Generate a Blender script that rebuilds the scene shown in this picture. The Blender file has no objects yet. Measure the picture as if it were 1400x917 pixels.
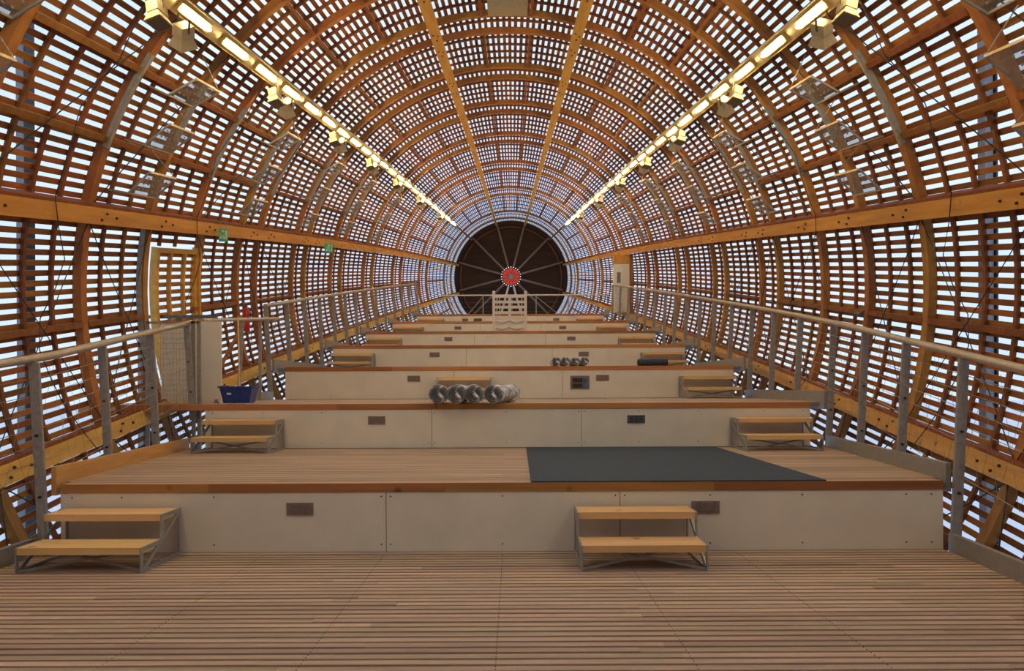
import bpy, math, random
from math import sin, cos, pi, radians, atan
from mathutils import Vector, Matrix, Euler
random.seed(7)
C = bpy.context.scene.collection
S = bpy.context.scene

# ---------------------------------------------------------------- camera (1400x917, focal 1072 px, horizon at y=527)
EYE = 1.44
cam_d = bpy.data.cameras.new('camera'); cam = bpy.data.objects.new('camera', cam_d); C.objects.link(cam)
cam_d.sensor_width = 36; cam_d.lens = 36 * 1072 / 1400
cam_d.shift_x = -0.0014; cam_d.shift_y = 68.5 / 1400
cam_d.clip_start = 0.05; cam_d.clip_end = 900
cam.location = (0, 0, EYE); cam.rotation_euler = (radians(90), radians(0.25), 0)
S.camera = cam

# ---------------------------------------------------------------- world, exposure
w = bpy.data.worlds.new('overcast_sky'); S.world = w; w.use_nodes = True
nt = w.node_tree; nt.nodes.clear()
out = nt.nodes.new('ShaderNodeOutputWorld'); bg = nt.nodes.new('ShaderNodeBackground')
tc = nt.nodes.new('ShaderNodeTexCoord'); nz = nt.nodes.new('ShaderNodeTexNoise'); cr = nt.nodes.new('ShaderNodeValToRGB')
nz.inputs['Scale'].default_value = 2.2; nz.inputs['Detail'].default_value = 5
cr.color_ramp.elements[0].position = .3; cr.color_ramp.elements[0].color = (.50, .69, .98, 1)
cr.color_ramp.elements[1].position = .75; cr.color_ramp.elements[1].color = (.78, .90, 1.0, 1)
nt.links.new(tc.outputs['Generated'], nz.inputs['Vector']); nt.links.new(nz.outputs['Fac'], cr.inputs['Fac'])
nt.links.new(cr.outputs['Color'], bg.inputs['Color']); nt.links.new(bg.outputs['Background'], out.inputs['Surface'])
bg.inputs['Strength'].default_value = 1.08
S.view_settings.view_transform = 'Standard'; S.view_settings.look = 'None'
S.view_settings.gamma = 1; S.view_settings.use_curve_mapping = False
S.view_settings.exposure = 0.12
TUBE_STRENGTH = 105.0

# ---------------------------------------------------------------- materials
def base_mat(name):
    m = bpy.data.materials.new(name); m.use_nodes = True
    n = m.node_tree; return m, n, n.nodes['Principled BSDF']
def wood(name, dark, light, rough=.6, stretch=(1, .08, 1), scale=9, vary=.45, knots=False, tint=None):
    m, n, b = base_mat(name); N = n.nodes; L = n.links
    tc = N.new('ShaderNodeTexCoord'); oi = N.new('ShaderNodeObjectInfo'); ge = N.new('ShaderNodeNewGeometry')
    add = N.new('ShaderNodeMath'); add.operation = 'ADD'; fr = N.new('ShaderNodeMath'); fr.operation = 'FRACT'
    L.new(oi.outputs['Random'], add.inputs[0]); L.new(ge.outputs['Random Per Island'], add.inputs[1]); L.new(add.outputs[0], fr.inputs[0])
    mul = N.new('ShaderNodeMath'); mul.operation = 'MULTIPLY'; mul.inputs[1].default_value = 37; L.new(fr.outputs[0], mul.inputs[0])
    va = N.new('ShaderNodeVectorMath'); va.operation = 'ADD'; L.new(tc.outputs['Object'], va.inputs[0]); L.new(mul.outputs[0], va.inputs[1])
    mp = N.new('ShaderNodeVectorMath'); mp.operation = 'MULTIPLY'; mp.inputs[1].default_value = stretch; L.new(va.outputs[0], mp.inputs[0])
    nz = N.new('ShaderNodeTexNoise'); nz.inputs['Scale'].default_value = scale; nz.inputs['Detail'].default_value = 6; nz.inputs['Roughness'].default_value = .65
    L.new(mp.outputs[0], nz.inputs['Vector'])
    cr = N.new('ShaderNodeValToRGB'); cr.color_ramp.elements[0].position = .3; cr.color_ramp.elements[1].position = .7
    cr.color_ramp.elements[0].color = (*dark, 1); cr.color_ramp.elements[1].color = (*light, 1); L.new(nz.outputs['Fac'], cr.inputs['Fac'])
    hsv = N.new('ShaderNodeHueSaturation'); L.new(cr.outputs['Color'], hsv.inputs['Color'])
    mr = N.new('ShaderNodeMapRange'); mr.inputs['To Min'].default_value = 1 - vary * .5; mr.inputs['To Max'].default_value = 1 + vary * .5
    L.new(fr.outputs[0], mr.inputs['Value']); L.new(mr.outputs[0], hsv.inputs['Value'])
    f2 = N.new('ShaderNodeMath'); f2.operation = 'MULTIPLY'; f2.inputs[1].default_value = 7.31; f3 = N.new('ShaderNodeMath'); f3.operation = 'FRACT'
    L.new(fr.outputs[0], f2.inputs[0]); L.new(f2.outputs[0], f3.inputs[0])
    mh = N.new('ShaderNodeMapRange'); mh.inputs['To Min'].default_value = .488; mh.inputs['To Max'].default_value = .512
    L.new(f3.outputs[0], mh.inputs['Value']); L.new(mh.outputs[0], hsv.inputs['Hue'])
    col = hsv.outputs['Color']
    if knots:
        vo = N.new('ShaderNodeTexVoronoi'); vo.inputs['Scale'].default_value = 2.2; L.new(va.outputs[0], vo.inputs['Vector'])
        kr = N.new('ShaderNodeValToRGB'); kr.color_ramp.elements[0].position = .03; kr.color_ramp.elements[1].position = .1
        kr.color_ramp.elements[0].color = (.35, .2, .12, 1); kr.color_ramp.elements[1].color = (1, 1, 1, 1); L.new(vo.outputs['Distance'], kr.inputs['Fac'])
        mx = N.new('ShaderNodeMixRGB'); mx.blend_type = 'MULTIPLY'; mx.inputs['Fac'].default_value = .8
        L.new(col, mx.inputs['Color1']); L.new(kr.outputs['Color'], mx.inputs['Color2']); col = mx.outputs['Color']
    L.new(col, b.inputs['Base Color']); b.inputs['Roughness'].default_value = rough
    b.inputs['Specular IOR Level'].default_value = .3
    bp = N.new('ShaderNodeBump'); bp.inputs['Strength'].default_value = .15; bp.inputs['Distance'].default_value = .004
    L.new(nz.outputs['Fac'], bp.inputs['Height']); L.new(bp.outputs['Normal'], b.inputs['Normal'])
    return m
def plain(name, col, rough=.5, metal=0, noise=.12, scale=14, emis=None, strength=0, alpha=None, trans=0, spec=.5):
    m, n, b = base_mat(name); N = n.nodes; L = n.links
    tc = N.new('ShaderNodeTexCoord'); nz = N.new('ShaderNodeTexNoise'); nz.inputs['Scale'].default_value = scale; nz.inputs['Detail'].default_value = 4
    L.new(tc.outputs['Object'], nz.inputs['Vector'])
    cr = N.new('ShaderNodeValToRGB')
    cr.color_ramp.elements[0].position = .3; cr.color_ramp.elements[1].position = .7
    cr.color_ramp.elements[0].color = (*[c * (1 - noise) for c in col], 1); cr.color_ramp.elements[1].color = (*[min(1, c * (1 + noise)) for c in col], 1)
    L.new(nz.outputs['Fac'], cr.inputs['Fac']); L.new(cr.outputs['Color'], b.inputs['Base Color'])
    b.inputs['Roughness'].default_value = rough; b.inputs['Metallic'].default_value = metal
    b.inputs['Specular IOR Level'].default_value = spec
    if emis: b.inputs['Emission Color'].default_value = (*emis, 1); b.inputs['Emission Strength'].default_value = strength
    if alpha is not None: b.inputs['Alpha'].default_value = alpha
    if trans: b.inputs['Transmission Weight'].default_value = trans
    return m
M = {}
M['slat'] = wood('larch_slat', (.19, .062, .010), (.36, .135, .024), vary=.55)
M['rib'] = wood('larch_rib', (.27, .105, .022), (.48, .215, .05), vary=.3, stretch=(.3, 1, .3), scale=8)
M['beam'] = wood('glulam_beam', (.50, .25, .045), (.70, .39, .08), vary=.1, knots=True)
M['batten'] = wood('batten', (.16, .052, .011), (.28, .10, .023), vary=.3, stretch=(.4, 1, .4))
M['deck'] = wood('deck_larch', (.34, .24, .165), (.57, .42, .31), vary=.4, stretch=(.05, 1, 1), scale=16, rough=.7)
M['groove'] = plain('deck_underlay', (.07, .033, .018), .9)
M['edge'] = wood('edge_timber', (.30, .12, .038), (.50, .23, .08), vary=.5, stretch=(.06, 1, 1), scale=8, knots=True)
M['tread'] = wood('tread_pine', (.66, .40, .16), (.84, .58, .28), vary=.15, stretch=(.06, 1, 1), scale=8, knots=True)
M['kerbwood'] = wood('kerb_pine', (.50, .27, .07), (.68, .40, .13), vary=.1, knots=True)
M['panel'] = plain('cream_panel', (.74, .69, .575), .65, noise=.05, scale=3)
M['plate'] = plain('plate_brown', (.22, .165, .135), .5, noise=.2, scale=30)
M['louvre'] = plain('louvre_brown', (.17, .125, .10), .5)
M['plate_dark'] = plain('plate_dark', (.10, .10, .11), .5, noise=.2, scale=30)
M['steel'] = plain('galvanised_steel', (.33, .31, .27), .5, .35, noise=.15, scale=20)
M['steel_dark'] = plain('dark_steel', (.13, .125, .11), .5, .5, noise=.2)
M['frame'] = plain('painted_frame', (.36, .37, .36), .45, .35, noise=.1)
M['rail'] = plain('handrail_tube', (.48, .41, .30), .35, .4, noise=.12)
M['kerb'] = plain('kerb_plate', (.32, .30, .26), .5, .35, noise=.1)
M['cable'] = plain('black_cable', (.02, .02, .02), .5)
M['wire'] = plain('steel_wire', (.35, .26, .18), .4, .6)
M['bolt'] = plain('bolt', (.06, .04, .03), .4, .7)
M['mat'] = plain('grey_mat', (.028, .046, .070), .9, noise=.45, scale=70)
M['tray'] = plain('light_tray', (.50, .38, .16), .45, .3, noise=.08)
M['tube'] = plain('fluorescent', (1, .9, .6), .4, emis=(1, .735, .35), strength=TUBE_STRENGTH)
M['lamp'] = plain('lamp_housing', (.42, .36, .23), .5, noise=.08)
M['lamp_dark'] = plain('lamp_glass', (.16, .14, .10), .2)
M['acryl'] = plain('acrylic_sheet', (.32, .34, .31), .35, noise=.25, scale=26, alpha=.34)
M['acryl_lit_edge'] = plain('acrylic_lit_edge', (.85, .66, .34), .4, noise=.1)  # bright yellow of the lit upper edge, put into the colour
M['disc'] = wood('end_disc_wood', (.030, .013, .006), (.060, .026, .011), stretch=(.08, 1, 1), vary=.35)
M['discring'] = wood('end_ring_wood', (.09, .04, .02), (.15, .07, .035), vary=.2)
M['spoke'] = plain('spoke_tube', (.24, .16, .12), .45, .3)
M['red'] = plain('red_glow', (.8, .05, .03), .4, emis=(1, .04, .03), strength=.15)
M['bead'] = plain('bead_lamp', (.8, .9, 1), .3, emis=(.8, .92, 1), strength=1.6)
M['white'] = plain('white_paint_and_lit_spoke', (.66, .60, .52), .5, noise=.05)
M['blue'] = plain('blue_plastic', (.02, .05, .25), .35, noise=.1)
M['bluelite'] = plain('socket_blue', (.02, .12, .5), .4)
M['black'] = plain('black_plastic', (.02, .02, .022), .45)
M['green'] = plain('exit_green', (.02, .32, .12), .4, emis=(.03, .5, .2), strength=.15)
M['signwhite'] = plain('sign_white', (.7, .75, .68), .4)
M['redpaint'] = plain('red_paint', (.5, .03, .02), .35)
M['roll'] = plain('grey_roll', (.07, .075, .08), .9, noise=.4, scale=30)
M['ground'] = plain('pale_roof_membrane', (.70, .72, .78), .8, noise=.08, scale=.4)
M['outsteel'] = plain('outside_steel', (.20, .21, .23), .5, .3)
m, n, b = base_mat('crumpled_film')
tcn = n.nodes.new('ShaderNodeTexCoord'); vo = n.nodes.new('ShaderNodeTexNoise'); vo.inputs['Scale'].default_value = 6; vo.inputs['Detail'].default_value = 3; vo.inputs['Distortion'].default_value = 1.2
n.links.new(tcn.outputs['Object'], vo.inputs['Vector']); cr = n.nodes.new('ShaderNodeValToRGB')
cr.color_ramp.elements[0].position = .44; cr.color_ramp.elements[0].color = (.16, .17, .18, 1); cr.color_ramp.elements[1].position = .60; cr.color_ramp.elements[1].color = (.78, .77, .75, 1)
n.links.new(vo.outputs['Fac'], cr.inputs['Fac']); n.links.new(cr.outputs['Color'], b.inputs['Base Color']); b.inputs['Roughness'].default_value = .18
bp = n.nodes.new('ShaderNodeBump'); bp.inputs['Strength'].default_value = .8; bp.inputs['Distance'].default_value = .03
n.links.new(vo.outputs['Fac'], bp.inputs['Height']); n.links.new(bp.outputs['Normal'], b.inputs['Normal']); M['film'] = m

# ---------------------------------------------------------------- mesh helpers
class MB:
    def __init__(s): s.v = []; s.f = []
    def hexa(s, p):                       # 8 points: 0-3 one face loop, 4-7 the opposite one
        o = len(s.v); s.v += [tuple(q) for q in p]
        s.f += [(o+3, o+2, o+1, o), (o+4, o+5, o+6, o+7), (o, o+1, o+5, o+4), (o+1, o+2, o+6, o+5), (o+2, o+3, o+7, o+6), (o+3, o, o+4, o+7)]
        return s
    def box(s, x0, x1, y0, y1, z0, z1):
        return s.hexa([(x0, y0, z0), (x1, y0, z0), (x1, y1, z0), (x0, y1, z0), (x0, y0, z1), (x1, y0, z1), (x1, y1, z1), (x0, y1, z1)])
    def bar(s, a, b, w, h, up=(0, 0, 1)):
        a = Vector(a); b = Vector(b); d = (b - a).normalized(); u = Vector(up)
        x = d.cross(u)
        if x.length < 1e-4: x = d.cross(Vector((0, 1, 0)))
        x.normalize(); u = x.cross(d).normalized(); x *= w / 2; u *= h / 2
        return s.hexa([a-x-u, a+x-u, a+x+u, a-x+u, b-x-u, b+x-u, b+x+u, b-x+u])
    def tube(s, pts, r, n=8, closed=False, cap=True):
        P = [Vector(p) for p in pts]; o = len(s.v); k = len(P); ref = Vector((0, 0, 1))
        for i, p in enumerate(P):
            d = (P[(i+1) % k] - P[i-1]) if closed else (P[min(i+1, k-1)] - P[max(i-1, 0)])
            d.normalize(); x = d.cross(ref)
            if x.length < 1e-3: x = d.cross(Vector((0, 1, 0)))
            x.normalize(); y = x.cross(d); rr = r[i] if isinstance(r, (list, tuple)) else r
            for j in range(n):
                t = 2 * pi * j / n; s.v.append(tuple(p + x * cos(t) * rr + y * sin(t) * rr))
        for i in range(k if closed else k - 1):
            a = o + i * n; b = o + ((i + 1) % k) * n
            for j in range(n): s.f.append((a + j, a + (j+1) % n, b + (j+1) % n, b + j))
        if not closed and cap:
            s.f.append(tuple(o + j for j in range(n))[::-1]); s.f.append(tuple(o + (k-1) * n + j for j in range(n)))
        return s
    def lathe(s, prof, n=24, c=(0, 0, 0), axis='z'):
        o = len(s.v); k = len(prof)
        for (r, h) in prof:
            for j in range(n):
                t = 2 * pi * j / n
                p = (r * cos(t), r * sin(t), h) if axis == 'z' else (r * cos(t), h, r * sin(t))
                s.v.append((p[0] + c[0], p[1] + c[1], p[2] + c[2]))
        for i in range(k - 1):
            for j in range(n):
                q = (o+i*n+j, o+i*n+(j+1) % n, o+(i+1)*n+(j+1) % n, o+(i+1)*n+j)
                s.f.append(q if axis == 'z' else q[::-1])
        return s
    def mesh(s, name, mat):
        me = bpy.data.meshes.new(name); me.from_pydata(s.v, [], s.f); me.update(); me.materials.append(M[mat]); return me
    def build(s, name, mat, parent=None, smooth=False, **kw):
        me = s.mesh(name, mat)
        if smooth:
            for p in me.polygons: p.use_smooth = len(p.vertices) == 4
        o = bpy.data.objects.new(name, me); C.objects.link(o)
        if parent: o.parent = parent
        for a, b in kw.items(): o[a] = b
        return o
def inst(name, me, parent, loc=(0, 0, 0), rot=(0, 0, 0), **kw):
    o = bpy.data.objects.new(name, me); C.objects.link(o); o.parent = parent; o.location = loc; o.rotation_euler = rot
    for a, b in kw.items(): o[a] = b
    return o
def empty(name, loc=(0, 0, 0), rot=(0, 0, 0), **kw):
    o = bpy.data.objects.new(name, None); C.objects.link(o); o.location = loc; o.rotation_euler = rot; o.empty_display_size = .2
    for a, b in kw.items(): o[a] = b
    return o
def thing(name, label, category, loc=(0, 0, 0), rot=(0, 0, 0), group=None):
    o = empty(name, loc, rot, label=label, category=category)
    if group: o['group'] = group
    return o
def tag(o, label, category, group=None):
    o['label'] = label; o['category'] = category
    if group: o['group'] = group
    return o
def copy_tree(o, parent=None):
    c = o.copy(); C.objects.link(c)
    if parent: c.parent = parent
    for ch in list(o.children): copy_tree(ch, c)
    return c
def lerp_tab(tab, y):
    if y <= tab[0][0]: return tab[0][1]
    for (a, va), (b, vb) in zip(tab, tab[1:]):
        if y <= b: return va + (vb - va) * (y - a) / (b - a)
    return tab[-1][1]
ORD = ['first', 'second', 'third', 'fourth', 'fifth', 'sixth', 'seventh', 'eighth', 'ninth', 'tenth']

# ---------------------------------------------------------------- hull frame: axis climbs 8.75 degrees with the terraces
TA = .154; A = atan(TA); HLOC = (-.1, 0, .72); HROT = (A, 0, 0)
HM = Matrix.Translation(HLOC) @ Euler(HROT).to_matrix().to_4x4()
RS = 5.35
def sk(k): return 9.90 + .550 * k
def g(s):
    if s < 20.3: return 1.0
    return 1 - .47 * ((s - 20.3) / 20.2) ** 1.95
def hp(th, s, r):                         # hull-local point, th in degrees from the top towards the right
    t = radians(th); rr = r * g(s); return (rr * sin(t), s, rr * cos(t))
def hw(th, s, r): return HM @ Vector(hp(th, s, r))
S_END = 40.5
RIBS = [-24, -21, -18, -14, -11, -7, -4, 0, 3, 6, 10, 12, 17, 19, 24, 26, 31, 33, 38, 40, 45, 47, 52, 54]
walls = {'wall_left': (-142.5, -45), 'ceiling': (-45, 45), 'wall_right': (45, 142.5)}
W = {n_: empty(n_, HLOC, HROT, kind='structure') for n_ in walls}

def arc(mb, t0, t1, s, ws, r0, r1, step=3.75):
    n_ = max(1, round(abs(t1 - t0) / step)); o = len(mb.v)
    for i in range(n_ + 1):
        t = t0 + (t1 - t0) * i / n_
        for (ss, rr) in ((s-ws/2, r0), (s+ws/2, r0), (s+ws/2, r1), (s-ws/2, r1)): mb.v.append(hp(t, ss, rr))
    for i in range(n_):
        a = o + i*4; b = a + 4
        for j in range(4): mb.f.append((a + j, b + j, b + (j+1) % 4, a + (j+1) % 4))
    mb.f.append((o, o+1, o+2, o+3)); e = o + n_*4; mb.f.append((e+3, e+2, e+1, e))
    return mb
def sector_edges(t0, t1):
    e = [t for t in range(-165, 180, 30) if t0 < t < t1]; return [t0] + e + [t1]

DOOR_T = (-104, -79); DOOR_S = (sk(3) + .08, sk(6) + .25)
# ribs (one object for each glulam piece between two long beams), battens, slats
for wn, (t0, t1) in walls.items():
    e = sector_edges(t0, t1)
    for k in RIBS:
        for a, b in zip(e, e[1:]):
            arc(MB(), a + .12, b - .12, sk(k) + (.33 if (wn, k, a) == ('wall_left', 6, -105) else 0), .14, 5.24, 5.345).build('rib', 'rib', W[wn])
    far = MB()
    for k in range(-24, 54):
        if k in RIBS: continue
        if wn == 'wall_left' and k in (4, 5):
            arc(MB(), t0, DOOR_T[0], sk(k), .05, 5.305, 5.347).build('batten', 'batten', W[wn])
            arc(MB(), DOOR_T[1], t1, sk(k), .05, 5.305, 5.347).build('batten', 'batten', W[wn]); continue
        if k < 24: arc(MB(), t0, t1, sk(k), .05, 5.305, 5.347).build('batten', 'batten', W[wn])
        else: arc(far, t0, t1, sk(k), .05, 5.305, 5.347)
    far.build('batten_field', 'batten', W[wn], kind='stuff')
PIT = 1.25; HWID = .0325
def slat_hexa(mb, th, s0, s1, jit=0):
    dt = math.degrees(HWID / RS)
    mb.hexa([hp(th-dt, s0, RS), hp(th+dt, s0, RS), hp(th+dt, s0, RS+.022), hp(th-dt, s0, RS+.022),
             hp(th-dt, s1, RS), hp(th+dt, s1, RS), hp(th+dt, s1, RS+.022), hp(th-dt, s1, RS+.022)])
LB = sk(10) - sk(3)
sm = MB().box(-HWID, HWID, .004, LB - .004, RS, RS + .022).mesh('slat', 'slat')
def bays():
    b = [-24, -18, -11, -4, 3, 10, 17, 24, 31, 38, 45, 52]; return list(zip(b, b[1:]))
for wn, (t0, t1) in walls.items():
    rest = MB(); cnt = 0
    near_bays = [(-4, 3), (3, 10), (10, 17)] + ([(-11, -4)] if wn == 'ceiling' else [])
    near_bays = [(-4, 3), (3, 10), (10, 17)]
    j0 = round(t0 / PIT); j1 = round(t1 / PIT)
    for (ka, kb) in bays():
        for j in range(j0, j1):
            th = (j + .5) * PIT
            door = wn == 'wall_left' and DOOR_T[0] < th < DOOR_T[1] and ka == 3
            th += random.uniform(-.05, .05)
            if (ka, kb) in near_bays and cnt < 300:
                if door:
                    MB().box(-HWID, HWID, sk(6)-sk(3)+.33, LB - .004, RS, RS + .022).build('slat', 'slat', W[wn]).rotation_euler = (0, radians(th), 0)
                    C.objects[-1].location = (0, sk(3), 0)
                else:
                    inst('slat', sm, W[wn], (0, sk(ka), 0), (0, radians(th), 0)); 
                cnt += 1
            else:
                ks = [ka] + [q for q in RIBS if ka < q < kb] + [kb]
                if ka < 17: ks = [ka, kb]
                if door: ks = [6, kb]
                for a, b in zip(ks, ks[1:]): slat_hexa(rest, th, sk(a), sk(b))
    # last stretch to the end disc
    for j in range(j0, j1): slat_hexa(rest, (j+.5) * PIT, sk(52), S_END)
    rest.build('slat_field', 'slat', W[wn], kind='stuff')
    # boards between the ribs
    nog = {'wall_left': (-125, -115, -90, -65, -55), 'ceiling': (-35, -25, -5, 5, 25, 35), 'wall_right': (55, 65, 90, 115, 125)}[wn]
    for ka, kb in zip(RIBS, RIBS[1:]):
        if kb - ka <= 3 and ka >= 10: continue
        if ka < -11: continue
        for th in nog:
            if wn == 'wall_left' and th == -90 and ka == 3: continue
            d = (.38 if wn != 'ceiling' else .28) if ka < 10 else .24
            MB().hexa([hp(th-d, sk(ka)+.066, 5.23), hp(th+d, sk(ka)+.066, 5.23), hp(th+d, sk(ka)+.066, 5.30), hp(th-d, sk(ka)+.066, 5.30),
                       hp(th-d, sk(kb)-.066, 5.23), hp(th+d, sk(kb)-.066, 5.23), hp(th+d, sk(kb)-.066, 5.30), hp(th-d, sk(kb)-.066, 5.30)]).build('noggin', 'batten', W[wn])
# long beams
def beam(th, wn, name='long_beam', hw_=.10, r0=5.07, r1=5.205, mat='beam', s0=-3.5, s1=S_END):
    st = [s0] + [s for s in (4, 12, 20.3, 22.5, 25, 27.5, 30, 32, 34, 36, 38, 39.3) ] + [s1]
    mb = MB(); d = math.degrees(hw_ / 5.1); o = 0
    for s in st:
        gg = 1 / (.5 + .5 * g(s))
        for (t, r) in ((th-d, r0), (th+d, r0), (th+d, r1), (th-d, r1)): mb.v.append(hp(t, s, r))
    for i in range(len(st) - 1):
        a = i*4; b = a + 4
        for j in range(4): mb.f.append((a+j, a+(j+1) % 4, b+(j+1) % 4, b+j))
    mb.f.append((3, 2, 1, 0)); e = len(mb.v) - 4; mb.f.append((e, e+1, e+2, e+3))
    return mb.build(name, mat, W[wn])
for th, wn in ((-15, 'ceiling'), (15, 'ceiling'), (-75, 'wall_left'), (-105, 'wall_left'), (-135, 'wall_left'), (75, 'wall_right'), (105, 'wall_right'), (135, 'wall_right')):
    beam(th, wn)
    sg = 1 if th > 0 else -1
    if abs(th) in (75, 105):              # flat board lying behind the upper edge of the beam
        tt = th - sg * 1.35
        beam(tt, wn, 'ledge_board', .016, 5.10, 5.33, 'batten')
    bo = MB()
    for k in RIBS:
        if k < -11: continue
        for dt, ds in ((-.45, -.05), (.45, .05), (0, .3)):
            p = Vector(hp(th + dt, sk(k) + ds, 5.068)); q = Vector(hp(th + dt, sk(k) + ds, 5.050))
            bo.tube([p, q], .016, 6)
    bo.build('bolt_heads', 'bolt', W[wn], kind='stuff')
for th, wn in ((-45, 'ceiling'), (45, 'ceiling')): beam(th, wn, 'long_beam', .08, 5.12, 5.205, 'rib')
# steel channels on the ribs, dark bracing cables
for wn, sg in (('wall_left', -1), ('wall_right', 1)):
    for k in (-7, 0, 3, 6, 10, 12, 17, 19, 24, 26):
        a, b = (52.5, 66) if k not in (3,) else (52.5, 62)
        arc(MB(), sg*a, sg*b, sk(k) - .078, .012, 5.20, 5.26).build('steel_channel', 'steel', W[wn])
        arc(MB(), sg*a, sg*b, sk(k) - .045, .05, 5.20, 5.21).build('steel_channel', 'steel', W[wn])
    for k in (3, 10, 17, 24, 31):
        if not (wn == 'wall_left' and k == 3):
            MB().tube([hp(sg*90.2, sk(k) - .08, 5.14), hp(sg*90.2, sk(k) + .1, 5.14)], .035, 8).build('joint_bolt', 'steel_dark', W[wn])
    for ka, kb in ((-7, -4), (-4, 0), (0, 3), (6, 10), (10, 12), (12, 17)):
        for (ta, tb) in ((46, 74), (76, 104), (106, 133)):
            for (x, y) in ((ta, tb), (tb, ta)):
                if ta == 46 and x == 46: continue
                pts = [hp(sg * (x + (y-x) * i/8), sk(ka) + (sk(kb) - sk(ka)) * i/8, 5.24 - .14 * sin(pi*i/8)) for i in range(9)]
                MB().tube(pts, .007, 4).build('brace_cable', 'cable', W[wn])
for k in (-9, -2, 5):                      # loose black cables hanging down the wall
    for wn, sg in (('wall_left', -1), ('wall_right', 1)):
        pts = [hp(sg * (47 + 60*i/16), sk(k) + .35 * sin(i*.9) * (i/16), 5.02 + .05 * cos(i*1.7)) for i in range(17)]
        MB().tube(pts, .006, 5).build('hanging_cable', 'cable', W[wn])

# closed ends: the far disc (seen), an added light block (unseen, behind the camera)
wb = MB(); R2 = RS * g(S_END) + .04
n_ = 26
for i in range(n_):                        # horizontal boards of the far disc
    z0 = -R2 + 2*R2*i/n_; z1 = z0 + 2*R2/n_ - .008; zm = max(abs(z0), abs(z1)); hwid = math.sqrt(max(.02, (R2 - .03)**2 - zm**2))
    wb.box(-hwid, hwid, S_END + .02, S_END + .06, z0, z1)
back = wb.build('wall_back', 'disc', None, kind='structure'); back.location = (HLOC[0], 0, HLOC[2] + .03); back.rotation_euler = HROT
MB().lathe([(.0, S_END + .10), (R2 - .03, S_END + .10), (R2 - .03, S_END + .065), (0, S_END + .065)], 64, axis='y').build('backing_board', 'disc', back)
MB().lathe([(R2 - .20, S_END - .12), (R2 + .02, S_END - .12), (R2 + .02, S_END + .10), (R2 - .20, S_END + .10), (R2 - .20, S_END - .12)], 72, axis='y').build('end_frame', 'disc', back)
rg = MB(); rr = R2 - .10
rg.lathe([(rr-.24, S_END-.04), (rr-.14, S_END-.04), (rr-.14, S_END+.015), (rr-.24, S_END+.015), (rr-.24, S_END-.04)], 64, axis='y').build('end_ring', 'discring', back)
wf = MB().box(-5.4, 5.4, -3.7, -3.6, -5.4, 5.4).build('wall_front_light_block', 'rib', None, kind='structure'); wf.location = HLOC; wf.rotation_euler = HROT  # unseen end cap, added to keep daylight out of the hull

# hub with spokes on the end disc
hub = thing('spoked_hub', 'round red lit hub ringed with white beads where the spokes meet', 'hub', HM @ Vector((0, S_END - .9, .13)), HROT)
MB().lathe([(.0, .03), (.40, .03), (.42, 0), (.42, -.06), (.36, -.07), (.0, -.07)], 32, axis='y').build('red_disc', 'red', hub)
MB().lathe([(.0, -.22), (.06, -.2), (.13, -.12), (.14, -.07)], 20, axis='y').build('hub_cap', 'steel', hub)
for i in range(12):
    t = 2*pi*(i+.5)/12; MB().bar((.13*cos(t), -.085, .13*sin(t)), (.40*cos(t), -.085, .40*sin(t)), .022, .03).build('radial_rib', 'steel_dark', hub)
MB().lathe([(.43, .04), (.52, .04), (.52, -.05), (.43, -.05), (.43, .04)], 32, axis='y').build('outer_ring', 'black', hub)
bd = MB().lathe([(.0, -.028), (.014, -.018), (.019, 0), (.014, .018), (0, .028)], 8, axis='y').mesh('bead', 'bead')
for i in range(24):
    t = 2*pi*i/24; inst('bead', bd, hub, (.475*cos(t), -.075, .475*sin(t)))
for i in range(12):
    t = radians(15 + 30*i); R3 = RS * g(S_END) - .12
    a = Vector((.5*sin(t), 0, .5*cos(t))); bq = Vector((R3*sin(t), .80, R3*cos(t)))
    MB().tube([a, bq], .052, 8).build('spoke', 'spoke' if i not in (5, 6) else 'white', hub)  # two lowest spokes white: light falling on them put into the colour

# ---------------------------------------------------------------- terraces
HS = .6
ZF = [None, 6.79, 10.62, 14.6, 18.5, 22.4, 26.3, 30.2, 34.2]
XLF = [None, -3.93, -4.18, -4.25, -4.26, -4.22, -4.05, -3.72]
XRF = [None, 3.72, 4.02, 4.10, 4.06, 4.07, 3.90, 3.52]
XR = [(-3, 3.45), (3, 3.52), (5.61, 3.65), (6.79, 3.76), (10.6, 4.22), (14.6, 4.30), (18.5, 4.26), (22.4, 4.2), (26.3, 4.02), (30.2, 3.68), (34.2, 3.2)]
XL = [(-3, -4.0), (3, -4.05), (6.7, -4.10), (6.79, -3.98), (10.6, -4.38), (14.6, -4.46), (18.5, -4.42), (22.4, -4.35), (26.3, -4.16), (30.2, -3.84), (34.2, -3.4)]
xr = lambda y: lerp_tab(XR, y); xl = lambda y: lerp_tab(XL, y)
PB = .092
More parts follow.
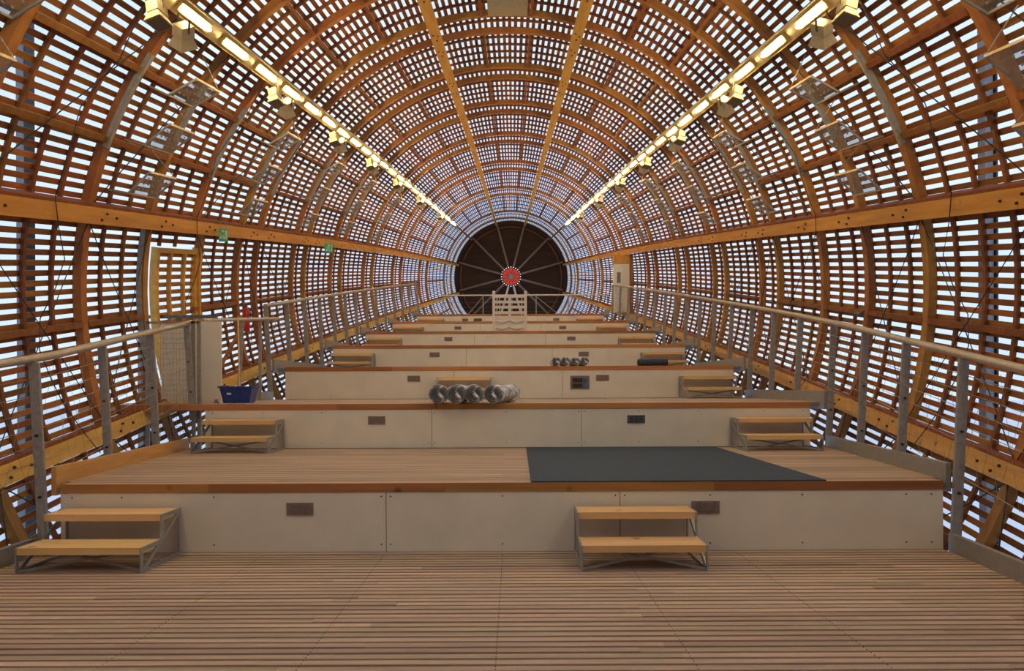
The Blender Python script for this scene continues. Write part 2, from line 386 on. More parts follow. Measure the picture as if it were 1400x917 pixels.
# floor: every deck board its own object
floor = MB().box(-4.3, 3.85, -3.2, 6.80, -.12, -.034).build('floor', 'groove', None, kind='structure')
scr = MB(); row = 0; y = 6.72 - PB
JO = (-3.1, -2.15, -1.12, -.11, .92, 1.9, 2.9)
while y > -2.6:
    L_, R_ = xl(y), xr(y)
    cuts = [L_] + sorted(j + random.uniform(-.42, .42) for j in random.sample(JO[::2], 2 if y > 2.5 else 1)) + [R_]
    for a, b in zip(cuts, cuts[1:]):
        dz = random.uniform(-.0015, .0015)
        q = MB(); c0, c1, y0, y1 = a + .0006, b - .0006, y, y + PB - .019
        q.hexa([(c0, y0, -.03), (c1, y0, -.03), (c1, y1, -.03), (c0, y1, -.03), (c0, y0 + .005, dz), (c1, y0 + .005, dz), (c1, y1 - .005, dz), (c0, y1 - .005, dz)])
        q.build('deck_board', 'deck', floor)
    if y > 2.8:
        for jx in (-2.15, -1.12, -.11, .92, 1.9):
            for dy in (.02, .06): scr.lathe([(.0, .0022), (.003, .0022), (.003, -.003)], 6, (jx + .012, y + dy, .0006))
    y -= PB; row += 1
scr.build('deck_screws', 'bolt', floor, kind='stuff')
MB().box(-3.93, 3.72, 6.715, 6.785, -.03, .004).build('rear_strip', 'deck', floor)
def kerb(par, side, ya, yb, z, mat, h=.15):
    f_ = xr if side > 0 else xl
    ys = [ya] + [t[0] for t in (XR if side > 0 else XL) if ya + .02 < t[0] < yb - .02] + [yb]; mb = MB()
    for a, b in zip(ys, ys[1:]):
        xa, xb = f_(a), f_(b); o = side * .045
        mb.hexa([(xa, a, z-.10), (xa+o, a, z-.10), (xa+o, a, z+h), (xa, a, z+h), (xb, b, z-.10), (xb+o, b, z-.10), (xb+o, b, z+h), (xb, b, z+h)])
    return mb.build('kerb', mat, par)
kerb(floor, 1, -2.6, 6.79, 0, 'kerb'); kerb(floor, -1, -2.6, 6.74, 0, 'kerb')

TLAB = [None, 'front terrace, lowest white-faced step, with the dark grey mat on its deck', 'second terrace from the front, carrying the plastic-wrapped rolls and the blue basket',
        'third terrace from the front, with the socket panel set in its cream face', 'fourth terrace from the front, a thin cream band behind the small rolls',
        'fifth terrace from the front, where the white lattice gate stands', 'sixth terrace from the front, narrow cream face behind the lattice gate', 'topmost and farthest terrace below the dark round end wall']
for k in range(1, 8):
    z = HS * k; yf = ZF[k]; yb = ZF[k+1]
    t = thing('terrace', TLAB[k], 'platform', (0, yf, z), group='cream-faced wooden terraces climbing the hull')
    def P(mb, nm, mat, **kw):
        o = mb.build(nm, mat, t, **kw); o.location = (0, -yf, -z); return o
    mb = MB(); y = yf + .035; r_ = 0
    while y < yb - .03:
        L_, R_ = (xl(y) if y > yf + .2 else XLF[k]), (xr(y) if y > yf + .2 else XRF[k])
        cuts = [L_] + sorted(random.sample(JO[1:-1], 1)) + [R_]
        for a, b in zip(cuts, cuts[1:]): mb.box(a+.001, b-.001, y, min(y + PB - .020, yb - .02), z - .03, z)
        y += PB; r_ += 1
    P(mb, 'deck_boards', 'deck', kind='stuff')
    yq = [yf + .04, yb - .02]
    P(MB().hexa([(XLF[k], yq[0], z-.10), (XRF[k], yq[0], z-.10), (xr(yq[1]), yq[1], z-.10), (xl(yq[1]), yq[1], z-.10),
                 (XLF[k], yq[0], z-.032), (XRF[k], yq[0], z-.032), (xr(yq[1]), yq[1], z-.032), (xl(yq[1]), yq[1], z-.032)]), 'substructure', 'groove')
    # edge timber in lengths
    cuts = [XLF[k] - (.0 if k != 2 else .45)] + sorted([random.uniform(-3, -2), random.uniform(-1.4, -.4), random.uniform(.8, 2.6)]) + [XRF[k]]
    for a, b in zip(cuts, cuts[1:]):
        P(MB().box(a + .001, b - .001, yf, yf + .034, z - .077, z + random.uniform(-.001, .001)), 'edge_board', 'edge')
    # cream fascia panels with narrow joints
    zl = z - HS
    for a, b in ((XLF[k], -1.112), (-1.106, .917), (.923, XRF[k])):
        P(MB().box(a, b, yf + .008, yf + .03, zl + .004, z - .079), 'fascia_panel', 'panel')
    P(MB().box(XLF[k]+.01, XRF[k]-.01, yf + .032, yf + .05, zl - .06, z - .03), 'backing_board', 'groove')  # dark board added so outside light cannot leak through the joints
    if k <= 3:
        sc = MB()
        for sx in (XLF[k]+.1, -3.4, -2.6, -1.15, -1.07, -.1, .88, .96, 1.7, 2.5, 3.4, XRF[k]-.1):
            for sz in (zl + .07, z - .115): sc.lathe([(0, -.004), (.007, -.003), (.007, .002)], 6, (sx, yf + .006, sz), axis='y')
        P(sc, 'panel_screws', 'bolt', kind='stuff')
    def plate(x0, x1, z0, z1, mat, lab=None):
        o = P(MB().box(x0, x1, yf - .004, yf + .010, zl + z0, zl + z1), 'wall_plate', mat)
        o2 = MB()
        for i in range(4):
            for jx in range(3):
                xx = x0 + .03 + (x1 - x0 - .06) * jx / 3; o2.box(xx + .004, xx + (x1-x0-.06)/3 - .006, yf - .0065, yf - .0035, zl + z0 + .018 + i*.021, zl + z0 + .026 + i*.021)
        q = o2.build('louvre', 'bolt' if mat == 'plate_dark' else 'louvre', o, kind='stuff')
        if lab: o['label'] = lab
    plate(-1.97, -1.74, .325, .433, 'plate')
    plate(1.54, 1.78, .325, .433, 'plate_dark' if k == 2 else 'plate', 'dark grey wall plate' if k == 2 else None)
    if k == 7: plate(-1.52, -1.2, .325, .433, 'plate_dark', 'dark grey wall plate')
    # kerbs at both sides
    kerb(t, 1, yf + .04, yb - .03, z, 'kerb').location = (0, -yf, -z)
    if k == 1: kerb(t, -1, yf + .04, yb - .03, z, 'kerbwood')
    elif k == 2: kerb(t, -1, 12.9, yb - .03, z, 'kerb')
    else: kerb(t, -1, yf + .04, yb - .03, z, 'kerb')
    [setattr(c, 'location', (0, -yf, -z)) for c in t.children if c.name.startswith('kerb')]
    if k == 1: [c.__setitem__('label', 'yellow pine kerb board') for c in t.children if c.name.startswith('kerb') and c.data.materials[0] == M['kerbwood']]
    if k == 2:                             # landing that runs out through the open door
        P(MB().box(-5.9, -4.37, 10.66, 12.85, z - .08, z - .002), 'landing', 'deck')
        P(MB().box(-5.9, -4.63, 10.62, 10.655, z - .10, z), 'edge_board', 'edge')
    if k == 3:                             # socket panel
        o = P(MB().box(1.06, 1.415, yf - .008, yf + .01, zl + .17, zl + .42), 'socket_panel', 'plate'); o['label'] = 'steel socket panel with eight dark and two blue sockets'
        for i in range(4):
            for j in range(2):
                MB().box(1.10 + i*.048, 1.138 + i*.048, yf-.03, yf-.006, zl + .20 + j*.105, zl + .27 + j*.105).build('socket', 'black', o)
        for j in range(2):
            q = MB().lathe([(0, -.045), (.034, -.045), (.036, -.006)], 12, (1.342, yf, zl + .235 + j*.105), axis='y').build('socket', 'bluelite', o); q['label'] = 'round blue socket'

# ---------------------------------------------------------------- two-step units
def step_mesh():
    t = empty('step_unit')
    w_ = .98
    MB().box(.012, w_-.012, -.36, -.03, .345, .40).build('tread', 'tread', t)
    MB().box(.012, w_-.012, -.72, -.37, .145, .20).build('tread', 'tread', t)
    for x in (0, w_ - .012):
        f = MB(); xx = x + .006; T = .012; Wd = .035
        def b(p, q): f.bar((xx, p[0], p[1]), (xx, q[0], q[1]), T, Wd, (0, -.3, 1) if abs(p[0]-q[0]) > .01 else (0, 1, 0))
        b((-.71, .0), (-.71, .20)); b((-.71, .183), (-.36, .183)); b((-.355, .18), (-.355, .40)); b((-.355, .383), (-.02, .383))
        b((-.02, .40), (-.02, 0)); b((-.03, .37), (-.69, .015)); b((-.71, .008), (-.02, .008))
        f.build('side_frame', 'frame', t)
    MB().bar((.012, -.70, .012), (w_-.012, -.36, .15), .008, .02).build('cross_brace', 'frame', t)
    MB().bar((w_-.012, -.70, .012), (.012, -.36, .15), .008, .02).build('cross_brace', 'frame', t)
    return t
proto = None
UN = [(1, -3.86, 'two-tread wooden step at the far left of the front terrace'), (1, .52, 'two-tread pine step on the foreground floor, right of centre'),
      (2, -4.08, 'two-tread step below the blue basket on the second terrace'), (2, 2.93, 'two-tread step on the front terrace, right of the dark grey mat'),
      (3, -1.39, 'step behind the plastic-wrapped rolls, against the third terrace'), (3, 3.07, 'two-tread step right of the socket panel at the third terrace'),
      (4, -4.23, 'left step against the fourth terrace'), (4, 2.99, 'right step against the fourth terrace, behind the dark rolled mat'),
      (5, -4.15, 'left step against the fifth terrace'), (5, 2.99, 'right step against the fifth terrace'),
      (6, -3.98, 'left step against the sixth terrace'), (6, 2.78, 'right step against the sixth terrace'),
      (7, -3.62, 'left step against the topmost terrace'), (7, 2.43, 'right step against the topmost terrace')]
for i, (k, x, lab) in enumerate(UN):
    if proto is None: proto = o = step_mesh()
    else: o = copy_tree(proto)
    o.location = (x, ZF[k] - .008, HS * (k-1)); tag(o, lab, 'step', 'two-tread wooden steps with steel frames')

# ---------------------------------------------------------------- railings
def hz(y, up=0): return 1.69 + TA * (y - 6.79) + up
def railing(label, side, y0, y1, posts, up=0, wires=7):
    f_ = xr if side > 0 else xl
    t = thing('railing', label, 'railing', (f_(y0), y0, hz(y0) - 1.1), group='steel railings along the terraces'); O = t.location.copy()
    def P(mb, nm, mat, **kw):
        o = mb.build(nm, mat, t, **kw); o.location = -O; return o
    ys = [y0 + (y1 - y0) * i / 14 for i in range(15)]
    P(MB().tube([(f_(y) + side*.13, y, hz(y, up)) for y in ys], .036, 10), 'handrail', 'rail', smooth=True)
    for y in posts:
        x = f_(y); zt = hz(y, up) - .03; kk = sum(1 for q in ZF[1:8] if y >= q - .05); zb = HS * kk - (.22 if kk else .1)
        a = Vector((x + side*.05, y, zb)); b = Vector((x + side*.13, y, zt))
        if kk and abs(y - ZF[kk]) < .1: a.z = HS * (kk-1)
        P(MB().bar(a, b, .085, .03, (0, 1, 0)), 'post', 'steel')
        for q in (.3, .62): P(MB().lathe([(0, -.028), (.012, -.026), (.012, 0)], 8, tuple(a + (b - a) * q + Vector((0, -.01, 0))), axis='y'), 'post_bolt', 'bolt') if y < 11 else None
    for i in range(wires):
        fr = (i + .6) / (wires + .3)
        pts = [(f_(y) + side*(.06 + .06*fr), y, hz(y, up) - 1.12 + 1.05 * fr) for y in ys]
        P(MB().tube(pts, .0035, 4), 'wire', 'wire')
    mb = MB(); n_ = int((y1 - y0) / .3)                      # fine net tied between the wires
    for i in range(n_):
        y = y0 + .3 * i + .1
        for d in (-1, 1): mb.tube([(f_(y) + side*.07, y, hz(y, up) - 1.05), (f_(y + d*.35) + side*.12, min(max(y + d*.35, y0), y1), hz(y + d*.35, up) - .08)], .0016, 3)
    P(mb, 'net', 'wire', kind='stuff')
    return t
ps = lambda a, b, n_: [a + (b - a) * i / n_ for i in range(n_ + 1)]
Pr = [2.9, 4.2, 5.5] + [6.77 + 1.29 * i for i in range(0, 19)]
railing('long steel railing up the right side of the terraces', 1, 1.8, 30.2, Pr)
railing('near steel railing at the left, ending at the doorway', -1, 1.8, 10.95, [2.9, 4.2, 5.5, 6.77, 8.1, 9.5, 10.85])
railing('far steel railing up the left side, beyond the doorway', -1, 14.5, 31.3, [14.55 + 1.29 * i for i in range(14)], up=.06)
# doorway rail on the second terrace
t = thing('railing', 'short low rail between the doorway and the third terrace', 'railing', (-4.6, 11.5, 1.2), group='steel railings along the terraces')
def PT(mb, nm, mat, **kw):
    o = mb.build(nm, mat, t, **kw); o.location = -t.location; return o
PT(MB().tube([(-4.58, 11.55, 2.42), (-4.35, 14.5, 2.70)], .03, 8), 'handrail', 'rail')
PT(MB().bar((-4.55, 12.95, 1.1), (-4.47, 12.95, 2.53), .05, .03, (0, 1, 0)), 'post', 'steel')
PT(MB().bar((-4.43, 13.7, 1.2), (-4.42, 13.7, 2.6), .05, .03, (0, 1, 0)), 'post', 'steel')
# outer rail of the door bridge
t = thing('railing', 'dark rail outside the open door at the left', 'railing', (-5.7, 12.0, 1.2), group='steel railings along the terraces')
PT(MB().bar((-5.75, 12.05, 2.52), (-4.55, 12.05, 2.52), .05, .05), 'handrail', 'steel_dark')
for x in (-5.7, -5.15, -4.6): PT(MB().bar((x, 12.05, 1.2), (x, 12.05, 2.5), .03, .03, (0, 1, 0)), 'post', 'steel_dark')
# end gate of the near left railing: mesh panel closing towards the hull
t = thing('mesh_gate', 'grey wire mesh gate beside the cream partition at the left doorway', 'gate', (-4.45, 10.95, 1.2))
for x in (-5.1, -4.46, -4.38): PT(MB().bar((x, 10.93, .55), (x - .0, 10.93, 2.36), .05, .03, (0, 1, 0)), 'post', 'steel')
PT(MB().bar((-5.1, 10.93, 2.34), (-4.38, 10.93, 2.34), .03, .03), 'top_bar', 'steel')
mb = MB()
for i in range(15): mb.bar((-5.1 + i*.045, 10.93, .7), (-5.1 + i*.045, 10.93, 2.33), .003, .003, (0, 1, 0))
for i in range(22): mb.bar((-5.1, 10.93, .75 + i*.072), (-4.45, 10.93, .75 + i*.072), .003, .003)
PT(mb, 'mesh', 'steel', kind='stuff')
# cross railing at the very top
yb = 34.0; t = thing('railing', 'thin cross railing at the top in front of the round end wall', 'railing', (0, yb, 4.2), group='steel railings along the terraces')
PT(MB().tube([(-3.1, yb, 5.36), (4.15, yb, 5.36)], .03, 8), 'handrail', 'white')
for x in (-3.05, -1.3, -.05, 1.0, 2.4, 4.1): PT(MB().bar((x, yb, 4.2), (x, yb, 5.34), .04, .03, (0, 1, 0)), 'post', 'steel')
for a, b in ((-1.3, -2.2), (1.0, 2.3), (-2.9, -2.2), (4.0, 2.9)): PT(MB().tube([(a, yb, 5.3), (b, yb, 4.25)], .014, 5), 'diagonal', 'steel')
for i in range(4): PT(MB().tube([(-3.1, yb, 4.45 + .2*i), (4.1, yb, 4.45 + .2*i)], .005, 4), 'wire', 'steel_dark')

# ---------------------------------------------------------------- light strips at 45 degrees
for sg, nm in ((-1, 'left'), (1, 'right')):
    t = thing('light_strip', f'long glowing row of warm fluorescent tubes along the upper {nm} of the vault', 'light', HLOC, HROT, 'tube light rows under the roof')
    th = sg * 45; st = [-3, 5, 12, 20.3, 22.5, 25, 27.5, 30, 32, 34, 35.5, 37]; mb = MB()
    for s in st:
        for (dt, r) in ((-1.2, 4.98), (1.2, 4.98), (1.2, 5.11), (-1.2, 5.11)): mb.v.append(hp(th + dt, s, r))
    for i in range(len(st) - 1):
        for j in range(4): mb.f.append((i*4+j, i*4+(j+1) % 4, i*4+4+(j+1) % 4, i*4+4+j))
    mb.f.append((3, 2, 1, 0)); e = len(mb.v) - 4; mb.f.append((e, e+1, e+2, e+3))
    mb.build('cable_tray', 'tray', t)
    s = 7.9 - 4 * 1.301
    while s < 36.0:
        d = .74
        MB().tube([hp(th, s, 4.925), hp(th, s + d, 4.925)], .022 if s < 20 else .026, 8).build('tube_lamp', 'tube', t)
        MB().hexa([hp(th-.6, s-.06, 4.945), hp(th+.6, s-.06, 4.945), hp(th+.6, s-.06, 4.979), hp(th-.6, s-.06, 4.979),
                   hp(th-.6, s+d+.06, 4.945), hp(th+.6, s+d+.06, 4.945), hp(th+.6, s+d+.06, 4.979), hp(th-.6, s+d+.06, 4.979)]).build('tube_housing', 'tray', t)
        s += 1.301
# floodlights hung beside the strips
def flood_parts(t):
    MB().box(-.12, .12, -.15, .15, -.11, .11).build('housing', 'lamp', t)
    MB().hexa([(-.10, -.13, -.11), (.10, -.13, -.11), (.10, .13, -.11), (-.10, .13, -.11), (-.17, -.2, -.30), (.17, -.2, -.30), (.17, .2, -.30), (-.17, .2, -.30)]).build('hood', 'lamp', t)
    MB().box(-.15, .15, -.18, .18, -.312, -.302).build('lens', 'lamp_dark', t)
    MB().bar((-.135, 0, 0), (-.135, 0, .26), .01, .04).build('bracket', 'steel_dark', t)
    MB().bar((.135, 0, 0), (.135, 0, .26), .01, .04).build('bracket', 'steel_dark', t)
fp = None
for sg, nm in ((-1, 'left'), (1, 'right')):
    for i in range(7):
        for q in range(2):
            s = 8.55 + 3.987 * i + (q * .62)
            if fp is None: fp = o = empty('floodlight'); flood_parts(o)
            else: o = copy_tree(fp)
            th = sg * (46.8 + q * .2)
            o.location = hw(th, s, 4.80 - (.03 if q else 0)); o.rotation_euler = (A + (.5 if q else -.3), radians(sg * (-34 if q else 14)), radians(sg*12))
            o.scale = (.60,) * 3 if q else (.55,) * 3
            tag(o, f'beige floodlight under the {nm} tube row, {"far" if q else "near"} one of the {ORD[i]} pair from the front', 'lamp', 'floodlights hung below the tube rows')

# ---------------------------------------------------------------- translucent reflector sheets on the side walls
for sg, nm in ((-1, 'left'), (1, 'right')):
    for i, s0 in enumerate((6.35, 10.13, 14.1, 18.05, 22.0, 26.0)):
        for j, (ta, tb) in enumerate(((51.6, 55.9), (59.3, 63.8), (67.0, 71.0))):
            if s0 > 20: ta -= .6
            rowname = ('upper', 'middle', 'lower')[j]
            base = hp(sg*ta, s0, 4.80)
            t = thing('reflector_sheet', f'translucent sheet by the {nm} wall, {rowname} of the {ORD[i]} stack from the front', 'panel', HM @ Vector(base), HROT, 'translucent sheets along the vault')
            off = -Vector(base)
            def Q(mb, n2, mat, **kw):
                o = mb.build(n2, mat, t, **kw); o.location = off; return o
            a0, a1 = hp(sg*ta, s0, 4.78), hp(sg*ta, s0+.75, 4.78); b0, b1 = hp(sg*tb, s0, 4.96), hp(sg*tb, s0+.75, 4.96)
            nrm = (Vector(a1)-Vector(a0)).cross(Vector(b0)-Vector(a0)).normalized() * .006
            Q(MB().hexa([Vector(a0)-nrm, Vector(a1)-nrm, Vector(b1)-nrm, Vector(b0)-nrm, Vector(a0)+nrm, Vector(a1)+nrm, Vector(b1)+nrm, Vector(b0)+nrm]), 'sheet', 'acryl')
            Q(MB().bar(a0, a1, .024, .024), 'top_rail', 'acryl_lit_edge')
            Q(MB().bar(b0, b1, .02, .02), 'bottom_rail', 'steel')
            Q(MB().bar(a0, b0, .02, .02), 'arm', 'frame'); Q(MB().bar(a1, b1, .02, .02), 'arm', 'frame')
            Q(MB().bar(a1, hp(sg*(ta-2.5), s0+.75, 5.2), .01, .01), 'stay', 'steel'); Q(MB().bar(b0, hp(sg*(tb+.4), s0, 5.2), .02, .02), 'stay', 'steel')
            sc = MB()
            for u in range(1, 6):
                for v in range(1, 4):
                    p = Vector(a0) + (Vector(a1)-Vector(a0)) * u/6 + (Vector(b0)-Vector(a0)) * v/4
                    sc.bar(p - nrm*1.8, p + nrm*1.8, .014, .014)
            Q(sc, 'fixing_studs', 'frame', kind='stuff')

# ---------------------------------------------------------------- door in the left wall, ajar
dr = empty('door_1', HLOC, HROT, kind='structure')
hinge_s = DOOR_S[1] - .03; wd = 1.36
leaf = empty('leaf'); leaf.parent = dr; leaf.location = (0, hinge_s, 0); leaf.rotation_euler = (0, 0, 0)
th0, th1 = DOOR_T[0] + .3, DOOR_T[1] - .3
def lp(th, u, r):                          # door-leaf point: u runs from the hinge towards the camera, swinging outwards
    t_ = radians(th); sw = .05 * u
    return ((r + sw) * sin(t_), -u, (r + sw) * cos(t_))
th = th0 + .8
while th < th1 - .4:
    d = .36
    MB().hexa([lp(th-d, .04, 5.30), lp(th+d, .04, 5.30), lp(th+d, .04, 5.325), lp(th-d, .04, 5.325), lp(th-d, wd, 5.30), lp(th+d, wd, 5.30), lp(th+d, wd, 5.325), lp(th-d, wd, 5.325)]).build('slat', 'rib', leaf)
    th += 1.25
for u in (.03, .45, .92, wd - .03):
    mb = MB(); n_ = 8; ro = 5.345 if u > 1 else 5.298
    for i in range(n_):
        ta = th0 + (th1 - th0) * i / n_; tb = th0 + (th1 - th0) * (i+1) / n_; q = .04 if u in (.03, wd-.03) else .025
        mb.hexa([lp(ta, u-q, 5.24), lp(ta, u+q, 5.24), lp(ta, u+q, ro), lp(ta, u-q, ro), lp(tb, u-q, 5.24), lp(tb, u+q, 5.24), lp(tb, u+q, ro), lp(tb, u-q, ro)])
    mb.build('stile', 'beam', leaf)
for ta in (th0, th1 - .8):
    MB().hexa([lp(ta, .0, 5.24), lp(ta+.8, .0, 5.24), lp(ta+.8, .0, 5.30), lp(ta, .0, 5.30), lp(ta, wd, 5.24), lp(ta+.8, wd, 5.24), lp(ta+.8, wd, 5.30), lp(ta, wd, 5.30)]).build('cross_rail', 'beam', leaf)
jm = MB(); arc(jm, DOOR_T[0], DOOR_T[1], DOOR_S[1] + .0, .05, 5.2, 5.36); jm.build('jamb', 'beam', dr)
arc(MB(), -103, -76, sk(3) - .09, .03, 5.26, 5.33).build('grey_jamb', 'steel', dr)

# ---------------------------------------------------------------- objects standing around
t = thing('partition', 'plain cream partition panel standing at the left doorway', 'partition', (-4.7, 11.4, 1.2))
MB().box(-.42, .45, 0, .04, .02, 1.19).build('board', 'panel', t)
MB().bar((-.36, .02, -.0), (-.36, .02, .06), .05, .05).build('foot', 'steel', t); MB().bar((.38, .02, 0), (.38, .02, .06), .05, .05).build('foot', 'steel', t)

# shopping basket
t = thing('basket', 'dark blue plastic basket on the left end of the second terrace', 'basket', (-3.83, 10.95, 1.202))
mb = MB()
B0, B1, Hh = (.18, .11), (.225, .15), .235
def ring(hx, hy, z): return [(-hx, -hy, z), (hx, -hy, z), (hx, hy, z), (-hx, hy, z)]
o = len(mb.v); mb.v += ring(*B0, .012) + ring(*B1, Hh) + ring(B1[0]-.008, B1[1]-.008, Hh) + ring(B0[0]-.008, B0[1]-.008, .02)
for a in (0, 4, 8):
    for j in range(4): mb.f.append((a+j, a+(j+1) % 4, a+4+(j+1) % 4, a+4+j))
mb.f += [(3, 2, 1, 0), (12, 13, 14, 15)]
mb.build('tub', 'blue', t)
rm = MB()
for p, q in (((-.235, -.16), (.235, -.16)), ((.235, -.16), (.235, .16)), ((.235, .16), (-.235, .16)), ((-.235, .16), (-.235, -.16))): rm.bar((*p, Hh), (*q, Hh), .018, .02)
rm.build('rim', 'blue', t)
for i in range(7): MB().bar((-.165 + i*.055, -.115, .03), (-.195 + i*.065, -.15, .22), .008, .006, (0, 1, 0)).build('rib', 'blue', t)
for sx in (-1, 1): MB().tube([(sx*.2, -.15, Hh+.01), (sx*.2, -.05, Hh+.02), (sx*.2, .05, Hh+.02), (sx*.2, .15, Hh+.01)], .007, 6).build('handle', 'black', t)
MB().box(-.12, -.06, -.148, -.144, .13, .155).build('mark', 'signwhite', t)
for sx in (-.16, .16): MB().box(sx-.02, sx+.02, -.11, -.09, 0, .015).build('foot', 'signwhite', t)
# broom and leaning plank
t = thing('broom', 'pale broom stick standing upright behind the blue basket', 'broom', (-4.05, 11.6, 1.2))
MB().tube([(0, 0, .08), (-.03, .03, 1.28)], .013, 8).build('stick', 'tread', t); MB().box(-.14, .14, -.025, .025, .03, .09).build('head', 'tread', t); MB().box(-.13, .13, -.02, .02, 0, .03).build('bristles', 'black', t)
o = tag(MB().bar((-.42, -.6, 0), (-.12, .0, 1.3), .09, .03, (0, 1, 0)).build('plank', 'edge'), 'orange plank leaning on the wall between broom and doorway rail', 'plank'); o.rotation_euler = (0, 0, radians(-52)); o.location = (-4.45, 13.1, 1.22)
# fire extinguisher and exit signs
t = thing('fire_extinguisher', 'red fire extinguisher hanging behind the left rail', 'extinguisher', hw(-96, sk(10) - .35, 5.02))
MB().lathe([(0, 0), (.06, .0), (.07, .02), (.07, .38), (.05, .43), (.02, .46), (.02, .5)], 14).build('cylinder', 'redpaint', t, smooth=True)
MB().bar((-.01, -.02, .5), (.08, -.02, .53), .02, .015).build('lever', 'black', t); MB().tube([(.02, -.02, .48), (.09, -.03, .42), (.1, -.03, .2)], .009, 6).build('hose', 'black', t)
MB().bar((0, .075, .1), (0, .075, .42), .05, .02, (0, 1, 0)).build('bracket', 'steel_dark', t)
def exit_sign(lab, loc, w_, h_):
    t = thing('exit_sign', lab, 'sign', loc, group='green emergency exit signs')
    MB().box(-w_/2, w_/2, 0, .03, -h_, 0).build('sign_body', 'green', t)
    f = MB(); y = -.004; sx = w_/.3; sz = h_/.38
    def bb(a, b, wd_=.03): f.bar((a[0]*sx, y, a[1]*sz), (b[0]*sx, y, b[1]*sz), .004, wd_, (0, 0, 1) if abs(a[0]-b[0]) > abs(a[1]-b[1]) else (1, 0, 0))
    bb((.0, -.12), (-.02, -.21), .04); bb((-.02, -.21), (-.08, -.30)); bb((-.02, -.21), (.04, -.25)); bb((.04, -.25), (.04, -.32)); bb((0, -.13), (-.07, -.17), .02); bb((0, -.13), (.06, -.17), .02)
    f.lathe([(0, y-.002), (.026, y-.002), (.026, 0)], 10, (.01*sx, 0, -.075*sz), axis='y')
    f.bar((.12*sx, y, -.03), (.12*sx, y, -h_+.03), .004, .02, (1, 0, 0))
    f.build('running_figure', 'signwhite', t)
    MB().tube([(-w_*.3, .015, 0), (-w_*.3, .015, .12)], .005, 5).build('hanger', 'steel', t); MB().tube([(w_*.3, .015, 0), (w_*.3, .015, .12)], .005, 5).build('hanger', 'steel', t)
exit_sign('small green running-man sign under the left beam beside the slatted door', (-4.88, 13.2, 4.10), .14, .21)
exit_sign('tiny green running-man sign farther along under the left beam', (-4.75, 20.2, 5.12), .2, .24)

# rolls
def roll(nm, lab, loc, r, ln, axis, wrap, group=None):
    t = thing(nm, lab, 'roll', loc, group=group)
    mb = MB(); N_ = 18; L_ = 9; rnd = random.Random(hash((loc[0], r)) & 999)
    prof = [(0.0, 0), (r*.8, .004)] + [(r * (1 + (rnd.uniform(-.07, .05) if wrap else 0)), ln * i / L_) for i in range(L_ + 1)] + [(r*.8, ln - .004), (0, ln)]
    mb.lathe([(max(a, .001), h) for a, h in prof], N_, (0, 0, r), axis='y')
    if wrap: mb.v = [(x * (1 + rnd.uniform(-.05, .05)), y + rnd.uniform(-.01, .01), max(.0, r + (z_ - r) * (1 + rnd.uniform(-.05, .05)))) for x, y, z_ in mb.v]
    o = mb.build('film_wrap' if wrap else 'rolled_mat', 'film' if wrap else 'mat', t, smooth=True)
    sp = MB(); pts = []
    for i in range(40):
        a = i * .45; q = r * .12 + r * .68 * i / 40; pts.append((q*cos(a), -.006, r + q*sin(a)))
    sp.tube(pts, r*.05, 4); sp.build('spiral_end', 'roll', t)
    if wrap:
        MB().tube([(r*.1, -.005, r*1.0), (r*.45, -.05, r*.7), (r*.9, -.04, r*.25)], [.03*r/.12, .02*r/.12, .004], 6).build('film_end', 'film', t)
    if axis == 'x': t.rotation_euler = (0, 0, radians(-90))
    return t
for i, x in enumerate((-1.0, -.765, -.53, -.28)):
    t = roll('wrapped_roll', f'plastic-wrapped grey roll jutting over the second terrace edge, {("leftmost", "second from left", "third from left", "rightmost")[i]} of four', (x, 10.44, 1.203), .126, .95, 'y', True, 'wrapped rolls on the second terrace')
    t.rotation_euler = (0, 0, radians((4, -3, 3, -16)[i]))
for i, x in enumerate((.80, .975, 1.16, 1.33)):
    roll('wrapped_roll', f'small wrapped roll on the third terrace, {("leftmost", "second from left", "third from left", "rightmost")[i]} of four', (x, 14.63, 1.803), .083, .8, 'y', True, 'wrapped rolls on the third terrace')
roll('rolled_mat', 'dark grey rolled mat lying before the right step on the third terrace', (2.35, 14.8, 1.803), .062, .56, 'x', False)

# floor mat
t = MB().hexa([(.15, 6.80, .601), (2.71, 6.80, .601), (2.70, 10.56, .601), (.17, 10.56, .601), (.15, 6.80, .612), (2.71, 6.80, .612), (2.70, 10.56, .612), (.17, 10.56, .612)]).build('floor_mat', 'mat')
tag(t, 'large dark grey mat lying on the front terrace deck, right of centre', 'mat')

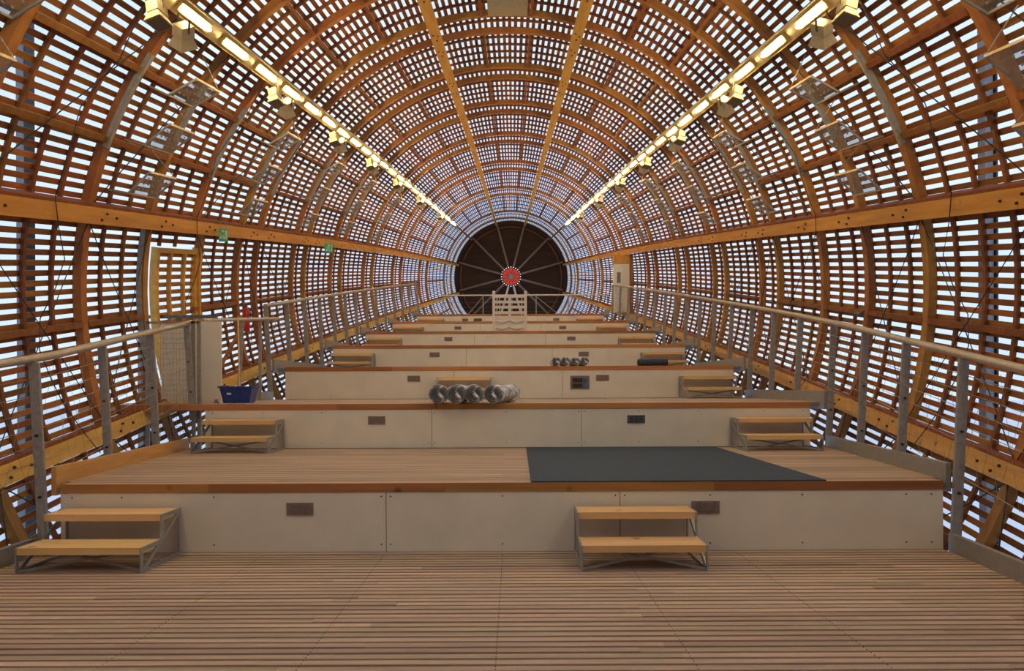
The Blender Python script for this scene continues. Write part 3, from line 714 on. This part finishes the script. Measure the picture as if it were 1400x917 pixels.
# white lattice gate in the aisle of the fifth terrace
t = thing('lattice_gate', 'white lattice gate with two posts standing on the fifth terrace, centre', 'gate', (-.12, 22.75, 3.0))
for x in (-.44, .48):
    MB().box(x-.04, x+.04, -.04, .04, 0, 1.13).build('post', 'white', t); MB().lathe([(.0, 1.2), (.035, 1.18), (.045, 1.15), (.03, 1.13)], 10, (x, 0, 0)).build('finial', 'white', t)
MB().box(-.02, .06, -.012, .012, .0, 1.08).build('mid_stile', 'white', t)
for z_ in (.02, .20, .36, .52, .68, .83, .99):
    MB().box(-.40, .44, -.02, .02, z_, z_ + (.075 if z_ > .5 else .10)).build('lattice_bar', 'white', t)
for x in (-.36, -.28, .36): MB().box(x, x+.025, -.01, .01, 0, 1.05).build('lattice_bar', 'white', t)
for z_ in (.05, .24): MB().tube([(-.38, -.03, z_+.06), (-.2, -.03, z_), (0, -.03, z_+.08), (.2, -.03, z_), (.42, -.03, z_+.06)], .012, 6).build('scroll', 'frame', t)

# cabinet at the far right, box under the crown
t = thing('cabinet', 'tall cream and orange cabinet standing by the far right railing', 'cabinet', (4.12, 29.6, 4.2))
MB().box(-.28, .28, 0, .5, 0, 1.82).build('body', 'panel', t); MB().box(-.30, .30, -.02, .52, 1.83, 2.15).build('hood', 'beam', t); MB().box(-.26, .02, -.02, -.002, .3, 1.78).build('door', 'signwhite', t)
MB().box(.3, .42, -.02, .52, 0, 2.15).build('side_board', 'edge', t); MB().box(-.2, -.06, -.03, -.021, 1.1, 1.5).build('notice', 'plate', t)
t = thing('ceiling_box', 'beige equipment box hung under the crown of the vault, top centre', 'box', hw(.4, 13.1, 4.92), HROT)
MB().box(-.31, .31, -.22, .22, -.30, 0).build('casing', 'lamp', t); MB().box(-.05, .05, -.225, -.221, -.11, -.09).build('slot', 'bolt', t)
for sx in (-.37, .37):
    MB().bar((sx, 0, -.12), (sx, 0, .28), .03, .05, (0, 1, 0)).build('hanger', 'steel_dark', t)
    MB().bar((sx, 0, -.12), (sx*.8, 0, -.12), .03, .03).build('pivot', 'steel_dark', t)

# ---------------------------------------------------------------- outside
gr = MB().box(-250, 250, -150, 350, -6.2, -6.0).build('ground', 'ground', None, kind='structure')
for x0, y0, x1, y1, lab in ((7.6, 12.6, 7.6, 12.6, 'grey steel mast outside the right wall, seen through the slats'), (-7.85, 12.6, -7.85, 12.6, 'upright grey steel mast outside the left wall, seen through the slats'), (-9.0, 19.0, -8.7, 18.4, 'leaning grey steel mast seen through the open door gap at the left')):
    t = thing('mast', lab, 'mast', (x0, y0, -6), group='steel masts outside the hull')
    top = 16 if x1 == x0 else 9
    MB().bar((0, 0, 0), (x1-x0, y1-y0, top), .13, .2, (0, 1, 0)).build('shaft', 'outsteel', t); MB().box(-.25, .25, -.25, .25, 0, .03).build('base_plate', 'outsteel', t)
    MB().bar((.1, -.02, 0), (.1+x1-x0, -.02+y1-y0, top), .03, .24, (0, 1, 0)).build('flange', 'cable', t)
